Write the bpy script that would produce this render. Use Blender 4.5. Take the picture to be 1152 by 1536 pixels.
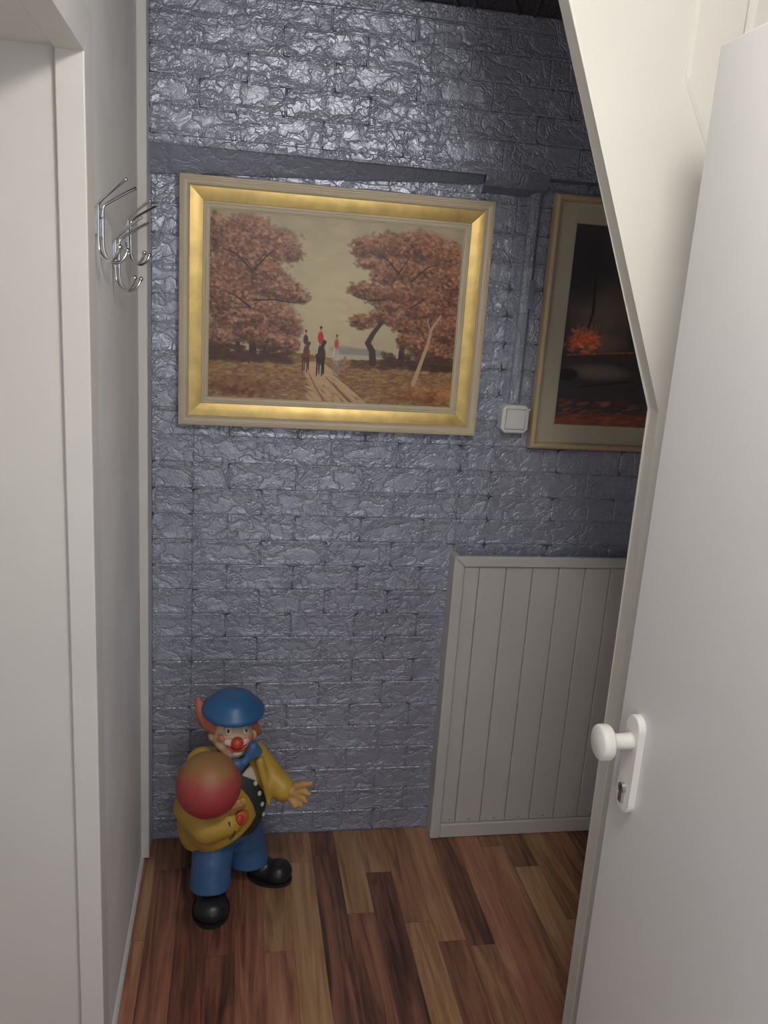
import bpy, bmesh, math, random
import numpy as np
from mathutils import Vector, Matrix

for o in list(bpy.data.objects):
    bpy.data.objects.remove(o)
SC = bpy.context.scene
COL = SC.collection

# ------------------------------------------------------------------ camera
CAM_H = 1.55
YAW, PITCH, ROLL, FPX = 0.18489, 0.24454, 0.06777, 1240.0

def cam_rot():
    cy, sy = math.cos(YAW), math.sin(YAW)
    A = np.array([[cy, -sy, 0], [sy, cy, 0], [0, 0, 1]])
    B = np.array([[1, 0, 0], [0, 0, -1], [0, 1, 0]])
    cp, sp = math.cos(PITCH), math.sin(PITCH)
    P = np.array([[1, 0, 0], [0, cp, -sp], [0, sp, cp]])
    cr, sr = math.cos(ROLL), math.sin(ROLL)
    Q = np.array([[cr, -sr, 0], [sr, cr, 0], [0, 0, 1]])
    return Q @ P @ B @ A

CM = cam_rot()
cam_data = bpy.data.cameras.new('camera')
cam = bpy.data.objects.new('camera', cam_data)
COL.objects.link(cam)
cam_data.sensor_fit = 'VERTICAL'
cam_data.sensor_height = 24.0
cam_data.lens = 24.0 * FPX / 1536.0
cam_data.clip_start = 0.02
m = Matrix.Identity(4)
for i in range(3):
    m[i][0], m[i][1], m[i][2] = CM[0][i], -CM[1][i], -CM[2][i]
m[2][3] = CAM_H
cam.matrix_world = m
SC.camera = cam

# ------------------------------------------------------------------ world and exposure
world = bpy.data.worlds.new('world')
SC.world = world
world.use_nodes = True
bg = world.node_tree.nodes['Background']
bg.inputs['Color'].default_value = (0.86, 0.92, 1.0, 1)
bg.inputs['Strength'].default_value = 1.0
SC.view_settings.view_transform = 'Standard'
SC.view_settings.look = 'None'
SC.view_settings.gamma = 1.0
SC.view_settings.use_curve_mapping = False
SC.view_settings.exposure = 0.0
LAMP_STRENGTH = 60.0
LAMP_POS = (0.36, 0.50, 2.125)

# ------------------------------------------------------------------ picking points of the photograph onto planes
def ray(x, y):
    return CM.T @ np.array([x - 576.0, y - 768.0, FPX])
def at_y(x, y, Y):
    d = ray(x, y); s = Y / d[1]; return Vector((d[0] * s, Y, CAM_H + d[2] * s))
def at_x(x, y, X):
    d = ray(x, y); s = X / d[0]; return Vector((X, d[1] * s, CAM_H + d[2] * s))
def at_z(x, y, Z):
    d = ray(x, y); s = (Z - CAM_H) / d[2]; return Vector((d[0] * s, d[1] * s, Z))
def hit_ellipsoid(x, y, c, r):
    d = ray(x, y); d = d / np.linalg.norm(d)
    o = (np.array([0, 0, CAM_H]) - np.array(c)) / np.array(r); dd = d / np.array(r)
    a, b, k = dd @ dd, 2 * o @ dd, o @ o - 1
    disc = b * b - 4 * a * k
    s = (-b - math.sqrt(disc)) / (2 * a) if disc > 0 else -b / (2 * a)
    p = np.array([0, 0, CAM_H]) + s * d
    n = (p - np.array(c)) / np.array(r) ** 2; n /= np.linalg.norm(n)
    return Vector(p), Vector(n)

# ------------------------------------------------------------------ materials
def new_mat(name):
    mt = bpy.data.materials.new(name); mt.use_nodes = True
    nt = mt.node_tree
    return mt, nt, nt.nodes['Principled BSDF']
def nd(nt, kind, **kw):
    n = nt.nodes.new(kind)
    for k, v in kw.items():
        setattr(n, k, v)
    return n
def ramp(nt, stops, interp='LINEAR'):
    r = nd(nt, 'ShaderNodeValToRGB'); e = r.color_ramp
    e.interpolation = interp
    while len(e.elements) < len(stops): e.elements.new(0.5)
    for el, (p, c) in zip(e.elements, stops):
        el.position = p; el.color = (*c, 1) if len(c) == 3 else c
    return r
def mapping(nt, scale, coord='Position'):
    if coord == 'Position':
        src = nd(nt, 'ShaderNodeNewGeometry').outputs['Position']
    else:
        src = nd(nt, 'ShaderNodeTexCoord').outputs[coord]
    mp = nd(nt, 'ShaderNodeMapping'); mp.inputs['Scale'].default_value = scale
    nt.links.new(src, mp.inputs['Vector'])
    return mp
def paint(name, col, rough=0.5, metal=0.0, bump=0.0, scale=60, var=0.06, coat=0.0):
    """painted surface: a slight mottled colour variation and a fine orange peel"""
    mt, nt, p = new_mat(name)
    mp = mapping(nt, (1, 1, 1))
    n1 = nd(nt, 'ShaderNodeTexNoise'); n1.inputs['Scale'].default_value = 4.0; n1.inputs['Detail'].default_value = 4
    nt.links.new(mp.outputs[0], n1.inputs['Vector'])
    lo = tuple(max(0, c * (1 - var)) for c in col); hi = tuple(min(1, c * (1 + var)) for c in col)
    r = ramp(nt, [(0.3, lo), (0.7, hi)])
    nt.links.new(n1.outputs['Fac'], r.inputs[0]); nt.links.new(r.outputs[0], p.inputs['Base Color'])
    p.inputs['Roughness'].default_value = rough; p.inputs['Metallic'].default_value = metal
    p.inputs['Coat Weight'].default_value = coat
    if bump:
        n2 = nd(nt, 'ShaderNodeTexNoise'); n2.inputs['Scale'].default_value = scale; n2.inputs['Detail'].default_value = 3
        nt.links.new(mp.outputs[0], n2.inputs['Vector'])
        b = nd(nt, 'ShaderNodeBump'); b.inputs['Strength'].default_value = bump; b.inputs['Distance'].default_value = 0.002
        nt.links.new(n2.outputs['Fac'], b.inputs['Height']); nt.links.new(b.outputs[0], p.inputs['Normal'])
    return mt

def foil_material(name, col, strength=1.0, crack=13.0, rough=0.38, metal=0.42):
    """pearly embossed foil: wandering crack lines and fine wrinkles"""
    mt, nt, p = new_mat(name)
    L = nt.links.new
    mp = mapping(nt, (1, 1, 1))
    warp = nd(nt, 'ShaderNodeTexNoise'); warp.inputs['Scale'].default_value = 26; warp.inputs['Detail'].default_value = 4
    L(mp.outputs[0], warp.inputs['Vector'])
    add = nd(nt, 'ShaderNodeMixRGB', blend_type='ADD'); add.inputs[0].default_value = 0.085
    L(mp.outputs[0], add.inputs[1]); L(warp.outputs['Color'], add.inputs[2])
    # flatten depth so that the pattern does not change with the relief
    def vor(scale, x, z):
        m2 = nd(nt, 'ShaderNodeMapping'); m2.inputs['Scale'].default_value = (x, 0.0, z)
        L(add.outputs[0], m2.inputs['Vector'])
        v = nd(nt, 'ShaderNodeTexVoronoi', feature='DISTANCE_TO_EDGE'); v.inputs['Scale'].default_value = scale
        L(m2.outputs[0], v.inputs['Vector'])
        return v
    v1 = vor(crack, 1.0, 1.7)
    r1 = ramp(nt, [(0.0, (0, 0, 0)), (0.05, (0.65,) * 3), (0.22, (1, 1, 1))])
    L(v1.outputs['Distance'], r1.inputs[0])
    v2 = vor(crack * 2.6, 1.0, 1.9)
    r2 = ramp(nt, [(0.0, (0, 0, 0)), (0.10, (1, 1, 1))])
    L(v2.outputs['Distance'], r2.inputs[0])
    n3 = nd(nt, 'ShaderNodeTexNoise'); n3.inputs['Scale'].default_value = 75; n3.inputs['Detail'].default_value = 3; n3.inputs['Distortion'].default_value = 1.2
    L(mp.outputs[0], n3.inputs['Vector'])
    mask = nd(nt, 'ShaderNodeTexNoise'); mask.inputs['Scale'].default_value = 17; L(mp.outputs[0], mask.inputs['Vector'])
    mr = ramp(nt, [(0.42, (0, 0, 0)), (0.62, (1, 1, 1))]); L(mask.outputs['Fac'], mr.inputs[0])
    tc = nd(nt, 'ShaderNodeTexCoord'); ab = nd(nt, 'ShaderNodeVectorMath', operation='ABSOLUTE'); L(tc.outputs['Object'], ab.inputs[0])
    sx_ = nd(nt, 'ShaderNodeSeparateXYZ'); L(ab.outputs[0], sx_.inputs[0])
    mx = nd(nt, 'ShaderNodeMath', operation='MAXIMUM'); L(sx_.outputs['X'], mx.inputs[0]); L(sx_.outputs['Z'], mx.inputs[1])
    jit = nd(nt, 'ShaderNodeMath', operation='MULTIPLY_ADD'); L(mask.outputs['Fac'], jit.inputs[0]); jit.inputs[1].default_value = 0.5; L(mx.outputs[0], jit.inputs[2])
    em = ramp(nt, [(0.50, (0.22,) * 3), (0.66, (1, 1, 1))]); L(jit.outputs[0], em.inputs[0])
    m0 = nd(nt, 'ShaderNodeMath', operation='MAXIMUM'); L(em.outputs[0], m0.inputs[0]); m0.inputs[1].default_value = 0.0
    mul = nd(nt, 'ShaderNodeMath', operation='MULTIPLY'); L(r2.outputs[0], mul.inputs[0]); L(m0.outputs[0], mul.inputs[1])
    n3m = nd(nt, 'ShaderNodeMath', operation='MULTIPLY'); L(n3.outputs['Fac'], n3m.inputs[0]); L(m0.outputs[0], n3m.inputs[1])
    h1 = nd(nt, 'ShaderNodeMath', operation='MULTIPLY_ADD'); L(mul.outputs[0], h1.inputs[0]); h1.inputs[1].default_value = 0.7; L(r1.outputs[0], h1.inputs[2])
    h2 = nd(nt, 'ShaderNodeMath', operation='MULTIPLY_ADD'); L(n3m.outputs[0], h2.inputs[0]); h2.inputs[1].default_value = 0.8; L(h1.outputs[0], h2.inputs[2])
    b = nd(nt, 'ShaderNodeBump'); b.inputs['Strength'].default_value = 0.58 * strength; b.inputs['Distance'].default_value = 0.0042
    L(h2.outputs[0], b.inputs['Height']); L(b.outputs[0], p.inputs['Normal'])
    big = nd(nt, 'ShaderNodeTexNoise'); big.inputs['Scale'].default_value = 2.2; big.inputs['Detail'].default_value = 2
    L(mp.outputs[0], big.inputs['Vector'])
    cr = ramp(nt, [(0.3, tuple(c * 0.88 for c in col)), (0.7, tuple(c * 1.1 for c in col))])
    L(big.outputs['Fac'], cr.inputs[0]); L(cr.outputs[0], p.inputs['Base Color'])
    p.inputs['Metallic'].default_value = metal; p.inputs['Roughness'].default_value = rough
    return mt

def wood_floor_material():
    mt, nt, p = new_mat('walnut_laminate')
    L = nt.links.new
    info = nd(nt, 'ShaderNodeObjectInfo')
    geo = nd(nt, 'ShaderNodeNewGeometry')
    off = nd(nt, 'ShaderNodeVectorMath', operation='MULTIPLY_ADD')
    comb = nd(nt, 'ShaderNodeCombineXYZ')
    for k in range(3): L(info.outputs['Random'], comb.inputs[k])
    L(comb.outputs[0], off.inputs[0]); off.inputs[1].default_value = (37.0, 53.0, 11.0); L(geo.outputs['Position'], off.inputs[2])
    def mp(sc):
        q = nd(nt, 'ShaderNodeMapping'); q.inputs['Scale'].default_value = sc; L(off.outputs[0], q.inputs['Vector']); return q
    g1 = nd(nt, 'ShaderNodeTexNoise'); g1.inputs['Scale'].default_value = 1.0; g1.inputs['Detail'].default_value = 5; g1.inputs['Distortion'].default_value = 1.6
    g1.inputs['Roughness'].default_value = 0.6; L(mp((30, 2.0, 1)).outputs[0], g1.inputs['Vector'])
    g2 = nd(nt, 'ShaderNodeTexNoise'); g2.inputs['Scale'].default_value = 1.0; g2.inputs['Detail'].default_value = 4
    L(mp((170, 7, 1)).outputs[0], g2.inputs['Vector'])
    mix = nd(nt, 'ShaderNodeMath', operation='MULTIPLY_ADD'); L(g2.outputs['Fac'], mix.inputs[0]); mix.inputs[1].default_value = 0.22; L(g1.outputs['Fac'], mix.inputs[2])
    rnd = nd(nt, 'ShaderNodeMath', operation='MULTIPLY_ADD'); L(info.outputs['Random'], rnd.inputs[0]); rnd.inputs[1].default_value = 0.36; rnd.inputs[2].default_value = -0.24
    sm = nd(nt, 'ShaderNodeMath', operation='ADD'); L(mix.outputs[0], sm.inputs[0]); L(rnd.outputs[0], sm.inputs[1])
    r = ramp(nt, [(0.22, (0.05, 0.026, 0.018)), (0.36, (0.14, 0.060, 0.034)), (0.50, (0.25, 0.110, 0.056)), (0.64, (0.36, 0.165, 0.075)), (0.82, (0.46, 0.26, 0.13))])
    L(sm.outputs[0], r.inputs[0])
    # each strip of board has its own hue, some redder, some yellower
    hs = nd(nt, 'ShaderNodeHueSaturation')
    hm = nd(nt, 'ShaderNodeMath', operation='MULTIPLY'); L(info.outputs['Random'], hm.inputs[0]); hm.inputs[1].default_value = 7.13
    fr = nd(nt, 'ShaderNodeMath', operation='FRACT'); L(hm.outputs[0], fr.inputs[0])
    h = nd(nt, 'ShaderNodeMath', operation='MULTIPLY_ADD'); L(fr.outputs[0], h.inputs[0]); h.inputs[1].default_value = 0.03; h.inputs[2].default_value = 0.483
    L(h.outputs[0], hs.inputs['Hue']); hs.inputs['Saturation'].default_value = 0.95; L(r.outputs[0], hs.inputs['Color'])
    L(hs.outputs[0], p.inputs['Base Color'])
    p.inputs['Roughness'].default_value = 0.36; p.inputs['Specular IOR Level'].default_value = 0.45
    b = nd(nt, 'ShaderNodeBump'); b.inputs['Strength'].default_value = 0.12; b.inputs['Distance'].default_value = 0.001
    L(g2.outputs['Fac'], b.inputs['Height']); L(b.outputs[0], p.inputs['Normal'])
    return mt

def brushed(name, col, rough, metal):
    mt, nt, p = new_mat(name)
    L = nt.links.new
    mp = mapping(nt, (9, 9, 9))
    n = nd(nt, 'ShaderNodeTexNoise'); n.inputs['Scale'].default_value = 3; n.inputs['Detail'].default_value = 5
    L(mp.outputs[0], n.inputs['Vector'])
    r = ramp(nt, [(0.3, tuple(c * 0.8 for c in col)), (0.7, tuple(min(1, c * 1.12) for c in col))])
    L(n.outputs['Fac'], r.inputs[0]); L(r.outputs[0], p.inputs['Base Color'])
    p.inputs['Roughness'].default_value = rough; p.inputs['Metallic'].default_value = metal
    return mt

def print_material(name, attr, rough=0.42):
    """the printed picture: colours painted in code, stored per vertex"""
    mt, nt, p = new_mat(name)
    a = nd(nt, 'ShaderNodeVertexColor'); a.layer_name = attr
    nt.links.new(a.outputs['Color'], p.inputs['Base Color'])
    p.inputs['Roughness'].default_value = rough
    return mt

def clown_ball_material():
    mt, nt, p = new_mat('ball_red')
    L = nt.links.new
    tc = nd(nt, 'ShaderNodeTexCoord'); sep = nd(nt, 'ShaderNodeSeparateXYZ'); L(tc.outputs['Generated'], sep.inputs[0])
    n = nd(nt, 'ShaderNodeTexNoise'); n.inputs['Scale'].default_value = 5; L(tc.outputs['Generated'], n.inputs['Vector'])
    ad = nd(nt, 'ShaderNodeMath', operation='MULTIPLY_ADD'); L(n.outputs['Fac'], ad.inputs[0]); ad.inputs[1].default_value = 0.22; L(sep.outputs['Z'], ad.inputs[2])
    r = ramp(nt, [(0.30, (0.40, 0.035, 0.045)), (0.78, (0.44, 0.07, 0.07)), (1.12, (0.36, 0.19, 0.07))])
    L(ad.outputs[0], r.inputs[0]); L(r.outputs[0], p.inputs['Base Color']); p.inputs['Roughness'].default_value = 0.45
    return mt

MAT = {}
MAT['foil'] = foil_material('embossed_foil', (0.40, 0.422, 0.51))
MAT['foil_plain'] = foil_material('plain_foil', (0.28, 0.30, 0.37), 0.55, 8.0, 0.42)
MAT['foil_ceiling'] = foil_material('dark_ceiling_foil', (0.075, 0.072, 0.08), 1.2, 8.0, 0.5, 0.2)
MAT['plaster'] = paint('white_plaster', (0.80, 0.80, 0.80), 0.85, bump=0.5, scale=160)
MAT['white'] = paint('white_lacquer', (0.72, 0.70, 0.665), 0.42, bump=0.12, scale=45, var=0.03)
MAT['door_white'] = paint('door_white', (0.70, 0.69, 0.675), 0.38, bump=0.12, scale=30, var=0.025)
MAT['stair_white'] = paint('stair_cream_white', (0.74, 0.715, 0.65), 0.45, bump=0.1, scale=40, var=0.03)
MAT['panel_white'] = paint('panel_offwhite', (0.60, 0.58, 0.54), 0.5, bump=0.15, scale=40, var=0.04)
MAT['plastic'] = paint('white_plastic', (0.78, 0.77, 0.75), 0.3, var=0.02)
MAT['handle'] = paint('handle_white', (0.82, 0.80, 0.745), 0.32, var=0.02)
MAT['steel'] = brushed('steel', (0.55, 0.55, 0.55), 0.3, 1.0)
MAT['chrome'] = brushed('chrome', (0.78, 0.80, 0.83), 0.12, 1.0)
MAT['gold'] = brushed('gilt', (0.66, 0.47, 0.17), 0.40, 0.65)
MAT['ivory'] = paint('ivory_moulding', (0.58, 0.50, 0.35), 0.45, var=0.08)
MAT['tan'] = paint('tan_frame', (0.55, 0.42, 0.25), 0.45, var=0.1)
MAT['linen'] = paint('linen_liner', (0.52, 0.46, 0.35), 0.7, bump=0.3, scale=400, var=0.08)
MAT['nail'] = paint('nail_grey', (0.20, 0.19, 0.17), 0.5)
MAT['wood'] = wood_floor_material()
MAT['grout'] = paint('joint_dark', (0.045, 0.028, 0.02), 0.7)
MAT['c_yellow'] = paint('clown_yellow', (0.56, 0.35, 0.05), 0.45, var=0.14)
MAT['c_blue'] = paint('clown_blue', (0.05, 0.135, 0.29), 0.42, var=0.2)
MAT['c_hat'] = paint('clown_hat_blue', (0.028, 0.115, 0.27), 0.38, var=0.12)
MAT['c_vest'] = paint('clown_vest', (0.032, 0.042, 0.038), 0.5)
MAT['c_face'] = paint('clown_face', (0.66, 0.46, 0.31), 0.45, var=0.08)
MAT['c_pale'] = paint('clown_pale', (0.66, 0.58, 0.45), 0.45)
MAT['c_red'] = paint('clown_red', (0.52, 0.06, 0.04), 0.35)
MAT['c_cheek'] = paint('clown_cheek', (0.52, 0.17, 0.10), 0.45)
MAT['c_hair'] = paint('clown_hair', (0.42, 0.13, 0.075), 0.6, var=0.2, bump=0.8, scale=90)
MAT['c_black'] = paint('clown_black', (0.016, 0.017, 0.018), 0.35)
MAT['c_dark'] = paint('clown_dark_line', (0.05, 0.035, 0.015), 0.5)
MAT['c_orange'] = paint('clown_orange', (0.58, 0.14, 0.03), 0.45)
MAT['c_skin'] = paint('clown_hand', (0.52, 0.30, 0.10), 0.45)
MAT['c_brown'] = paint('clown_patch', (0.36, 0.17, 0.045), 0.5)
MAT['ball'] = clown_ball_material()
lm, lnt, lp = new_mat('lit_opal_glass')
lp.inputs['Base Color'].default_value = (0.9, 0.88, 0.84, 1)
lp.inputs['Emission Color'].default_value = (1.0, 0.96, 0.90, 1)
lp.inputs['Emission Strength'].default_value = LAMP_STRENGTH
MAT['lamp'] = lm

# ------------------------------------------------------------------ mesh helpers
def obj(name, bm, mat, parent=None, smooth=False, loc=None):
    me = bpy.data.meshes.new(name)
    bmesh.ops.recalc_face_normals(bm, faces=bm.faces)
    bm.to_mesh(me); bm.free()
    o = bpy.data.objects.new(name, me)
    me.materials.append(MAT[mat] if isinstance(mat, str) else mat)
    COL.objects.link(o)
    if smooth:
        for f in me.polygons: f.use_smooth = True
    if parent is not None: o.parent = parent
    if loc is not None: o.location = loc
    return o
def struct(o, label=None, cat=None):
    o['kind'] = 'structure'
    if label: o['label'] = label
    if cat: o['category'] = cat
    return o
def tag(o, label, cat, group=None):
    o['label'] = label; o['category'] = cat
    if group: o['group'] = group
    return o
def thing(name, label, cat, loc=(0, 0, 0), group=None):
    o = bpy.data.objects.new(name, None); COL.objects.link(o)
    o.empty_display_size = 0.05; o.location = loc
    return tag(o, label, cat, group)
def box(bm, x0, x1, y0, y1, z0, z1):
    vs = [bm.verts.new(p) for p in ((x0, y0, z0), (x1, y0, z0), (x1, y1, z0), (x0, y1, z0), (x0, y0, z1), (x1, y0, z1), (x1, y1, z1), (x0, y1, z1))]
    for f in ((0, 1, 2, 3), (4, 5, 6, 7), (0, 1, 5, 4), (1, 2, 6, 5), (2, 3, 7, 6), (3, 0, 4, 7)):
        bm.faces.new([vs[i] for i in f])
    return vs
def bbox(*a, bevel=0.0, seg=2):
    bm = bmesh.new(); box(bm, *a)
    if bevel: bmesh.ops.bevel(bm, geom=bm.edges[:], offset=bevel, segments=seg, profile=0.5, affect='EDGES')
    return bm
def prism(pts, axis, a0, a1, bevel=0.0, seg=2):
    """extrude a 2D outline along an axis; pts are the two other coordinates in order"""
    bm = bmesh.new()
    def P(u, v, w):
        return {'x': (w, u, v), 'y': (u, w, v), 'z': (u, v, w)}[axis]
    A = [bm.verts.new(P(u, v, a0)) for u, v in pts]; B = [bm.verts.new(P(u, v, a1)) for u, v in pts]
    bm.faces.new(A); bm.faces.new(B[::-1])
    n = len(pts)
    for i in range(n): bm.faces.new([A[i], A[(i + 1) % n], B[(i + 1) % n], B[i]])
    if bevel:
        bmesh.ops.recalc_face_normals(bm, faces=bm.faces)
        bmesh.ops.bevel(bm, geom=bm.edges[:], offset=bevel, segments=seg, profile=0.5, affect='EDGES')
    return bm
def lathe(bm, prof, origin, direction, n=40):
    """prof: (radius, distance along direction)"""
    d = Vector(direction).normalized(); u = d.orthogonal().normalized(); v = d.cross(u)
    o = Vector(origin); rings = []
    for r, h in prof:
        if r < 1e-6: rings.append([bm.verts.new(o + d * h)])
        else: rings.append([bm.verts.new(o + d * h + (u * math.cos(2 * math.pi * k / n) + v * math.sin(2 * math.pi * k / n)) * r) for k in range(n)])
    for a, b in zip(rings, rings[1:]):
        for k in range(n):
            q = [a[k % len(a)], a[(k + 1) % len(a)], b[(k + 1) % len(b)], b[k % len(b)]]
            q = [x for i, x in enumerate(q) if x not in q[:i]]
            if len(q) > 2: bm.faces.new(q)
    return bm
def tube(bm, pts, r, n=10, cap=True):
    pts = [Vector(p) for p in pts]; rings = []
    rr = r if isinstance(r, (list, tuple)) else [r] * len(pts)
    ref = None
    for i, p in enumerate(pts):
        t = (pts[min(i + 1, len(pts) - 1)] - pts[max(i - 1, 0)]).normalized()
        u = t.orthogonal().normalized() if ref is None else (ref - t * ref.dot(t)).normalized()
        ref = u; v = t.cross(u)
        rings.append([bm.verts.new(p + (u * math.cos(2 * math.pi * k / n) + v * math.sin(2 * math.pi * k / n)) * rr[i]) for k in range(n)])
    for a, b in zip(rings, rings[1:]):
        for k in range(n): bm.faces.new([a[k], a[(k + 1) % n], b[(k + 1) % n], b[k]])
    if cap: bm.faces.new(rings[0][::-1]); bm.faces.new(rings[-1])
    return bm
def sphere(bm, c, r, rot=None, seg=24, rings=14):
    r = (r, r, r) if not isinstance(r, (tuple, list)) else r
    M4 = Matrix.Translation(c) @ (rot.to_4x4() if rot is not None else Matrix.Identity(4)) @ Matrix.Diagonal((*r, 1))
    bmesh.ops.create_uvsphere(bm, u_segments=seg, v_segments=rings, radius=1.0, matrix=M4)
def smooth_path(pts, n=6):
    P = [Vector(p) for p in pts]; out = []
    for i in range(len(P) - 1):
        a, b, c, d = P[max(i - 1, 0)], P[i], P[i + 1], P[min(i + 2, len(P) - 1)]
        for k in range(n):
            t = k / n
            out.append(0.5 * ((2 * b) + (c - a) * t + (2 * a - 5 * b + 4 * c - d) * t * t + (3 * b - a - 3 * c + d) * t ** 3))
    out.append(P[-1]); return out
def link_copy(src, parent=None, loc=None, scale=None):
    c = src.copy(); COL.objects.link(c)
    if parent is not None: c.parent = parent
    if loc is not None: c.location = loc
    if scale is not None: c.scale = scale
    return c
def blob(name, shapes, mat, parent, voxel=0.004, cut=None, smooth_it=6):
    """melt overlapping spheres and chains into one continuous skin"""
    bm = bmesh.new()
    for s in shapes:
        if s[0] == 's': sphere(bm, s[1], s[2], s[3] if len(s) > 3 else None, 20, 12)
        else:
            P, Rr = s[1], s[2]
            for i in range(len(P) - 1):
                a, b = Vector(P[i]), Vector(P[i + 1]); k = max(2, int((b - a).length / (min(Rr[i], Rr[i + 1]) * 0.35)))
                for j in range(k + 1):
                    t = j / k; sphere(bm, a.lerp(b, t), Rr[i] * (1 - t) + Rr[i + 1] * t, None, 14, 9)
    me = bpy.data.meshes.new(name); bm.to_mesh(me); bm.free()
    tmp = bpy.data.objects.new('tmp', me); COL.objects.link(tmp)
    md = tmp.modifiers.new('r', 'REMESH'); md.mode = 'VOXEL'; md.voxel_size = voxel
    sm = tmp.modifiers.new('s', 'SMOOTH'); sm.iterations = smooth_it; sm.factor = 0.5
    dg = bpy.context.evaluated_depsgraph_get()
    me2 = bpy.data.meshes.new_from_object(tmp.evaluated_get(dg))
    bpy.data.objects.remove(tmp); bpy.data.meshes.remove(me)
    bm = bmesh.new(); bm.from_mesh(me2); bpy.data.meshes.remove(me2)
    if cut:
        for co, no in cut:
            g = bmesh.ops.bisect_plane(bm, geom=bm.verts[:] + bm.edges[:] + bm.faces[:], plane_co=co, plane_no=no, clear_outer=True)
            ed = [e for e in g['geom_cut'] if isinstance(e, bmesh.types.BMEdge)]
            bmesh.ops.holes_fill(bm, edges=ed, sides=0)
    if parent is not None:
        bmesh.ops.translate(bm, verts=bm.verts, vec=-Vector(parent.location))
    return obj(name, bm, mat, parent, smooth=True)

# ------------------------------------------------------------------ the room
XL, YW, ZC = -0.235, 2.172, 2.245        # left wall, far wall, ceiling
XR = 1.40
YU = 2.132                                # face of the thicker upper part of the far wall
ZU = 1.888                                # underside of that part
YJ, ZJ = 1.355, 1.872                     # far jamb and head of the side doorway
rng = random.Random(4)

# floor: a dark slab with strips of laminate laid on it
floor = struct(obj('floor', bbox(-1.4, XR, -1.2, YW + 0.1, -0.06, -0.004), 'wood'))
unit = bmesh.new(); box(unit, -0.5, 0.5, -0.5, 0.5, -0.003, 0.0)
top_edges = [e for e in unit.edges if all(v.co.z > -0.001 for v in e.verts)]
plank_me = None
SW = 0.0725
x = XL - 0.03
first = None
col_i = 0
while x < XR - 0.01:
    w = min(SW, XR - x)
    y = 0.25 - rng.random() * 0.4
    y = max(y, 0.0)
    while y < YW - 0.002:
        ln = rng.choice([0.4, 0.55, 0.7, 0.9, 1.1, 1.3]) * rng.uniform(0.9, 1.1)
        y1 = min(y + ln, YW - 0.002)
        if YW - 0.002 - y1 < 0.09: y1 = YW - 0.002
        if first is None:
            first = obj('plank', unit, 'wood', floor)
            pl = first
        else:
            pl = link_copy(first, floor)
        pl.location = (x + w / 2, (y + y1) / 2, 0.0)
        pl.scale = (w - 0.0006, y1 - y - 0.0008, 1)
        y = y1
    x += w; col_i += 1

# ceiling with the foil that runs on from the wall
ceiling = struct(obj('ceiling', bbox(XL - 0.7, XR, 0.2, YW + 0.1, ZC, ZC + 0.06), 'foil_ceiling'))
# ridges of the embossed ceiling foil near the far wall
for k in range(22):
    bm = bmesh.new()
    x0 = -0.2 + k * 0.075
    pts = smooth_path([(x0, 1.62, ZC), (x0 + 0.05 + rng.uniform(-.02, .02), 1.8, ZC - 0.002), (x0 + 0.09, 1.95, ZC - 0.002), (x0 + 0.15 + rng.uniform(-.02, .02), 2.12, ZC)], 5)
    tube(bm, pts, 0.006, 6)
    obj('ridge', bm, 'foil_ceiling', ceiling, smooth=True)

# far wall: backing, thick upper part, slanted underside, embossed bricks
wall_back = struct(obj('wall_back', bbox(XL - 0.1, XR, YW, YW + 0.1, -0.05, ZC), 'foil'))
obj('upper_thickness', bbox(XL, XR, YU, YW, ZU, ZC), 'foil', wall_back)
bm = bmesh.new()                                             # slanted foil under the thick part, tall at the left end
xs = np.linspace(XL + 0.022, 0.60, 13)
A, B, Cc = [], [], []
for i, xx in enumerate(xs):
    t = i / 12.0
    h = 0.070 * (1 - t) + 0.024 * t
    A.append(bm.verts.new((xx, YU + 0.001, ZU))); B.append(bm.verts.new((xx, YW - 0.008, ZU - h + rng.uniform(-.002, .002)))); Cc.append(bm.verts.new((xx, YW, ZU)))
for i in range(12):
    bm.faces.new([A[i], A[i + 1], B[i + 1], B[i]]); bm.faces.new([B[i], B[i + 1], Cc[i + 1], Cc[i]])
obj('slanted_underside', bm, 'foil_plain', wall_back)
obj('foil_lip', prism([(YU - 0.004, ZU), (YU - 0.002, ZU - 0.006), (YU + 0.004, ZU - 0.004), (YU + 0.004, ZU + 0.012), (YU - 0.003, ZU + 0.012)], 'x', XL + 0.022, 0.60), 'foil', wall_back)
obj('top_border', bbox(XL + 0.02, XR, YU - 0.009, YU, ZC - 0.034, ZC, bevel=0.003), 'foil', wall_back)

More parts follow.
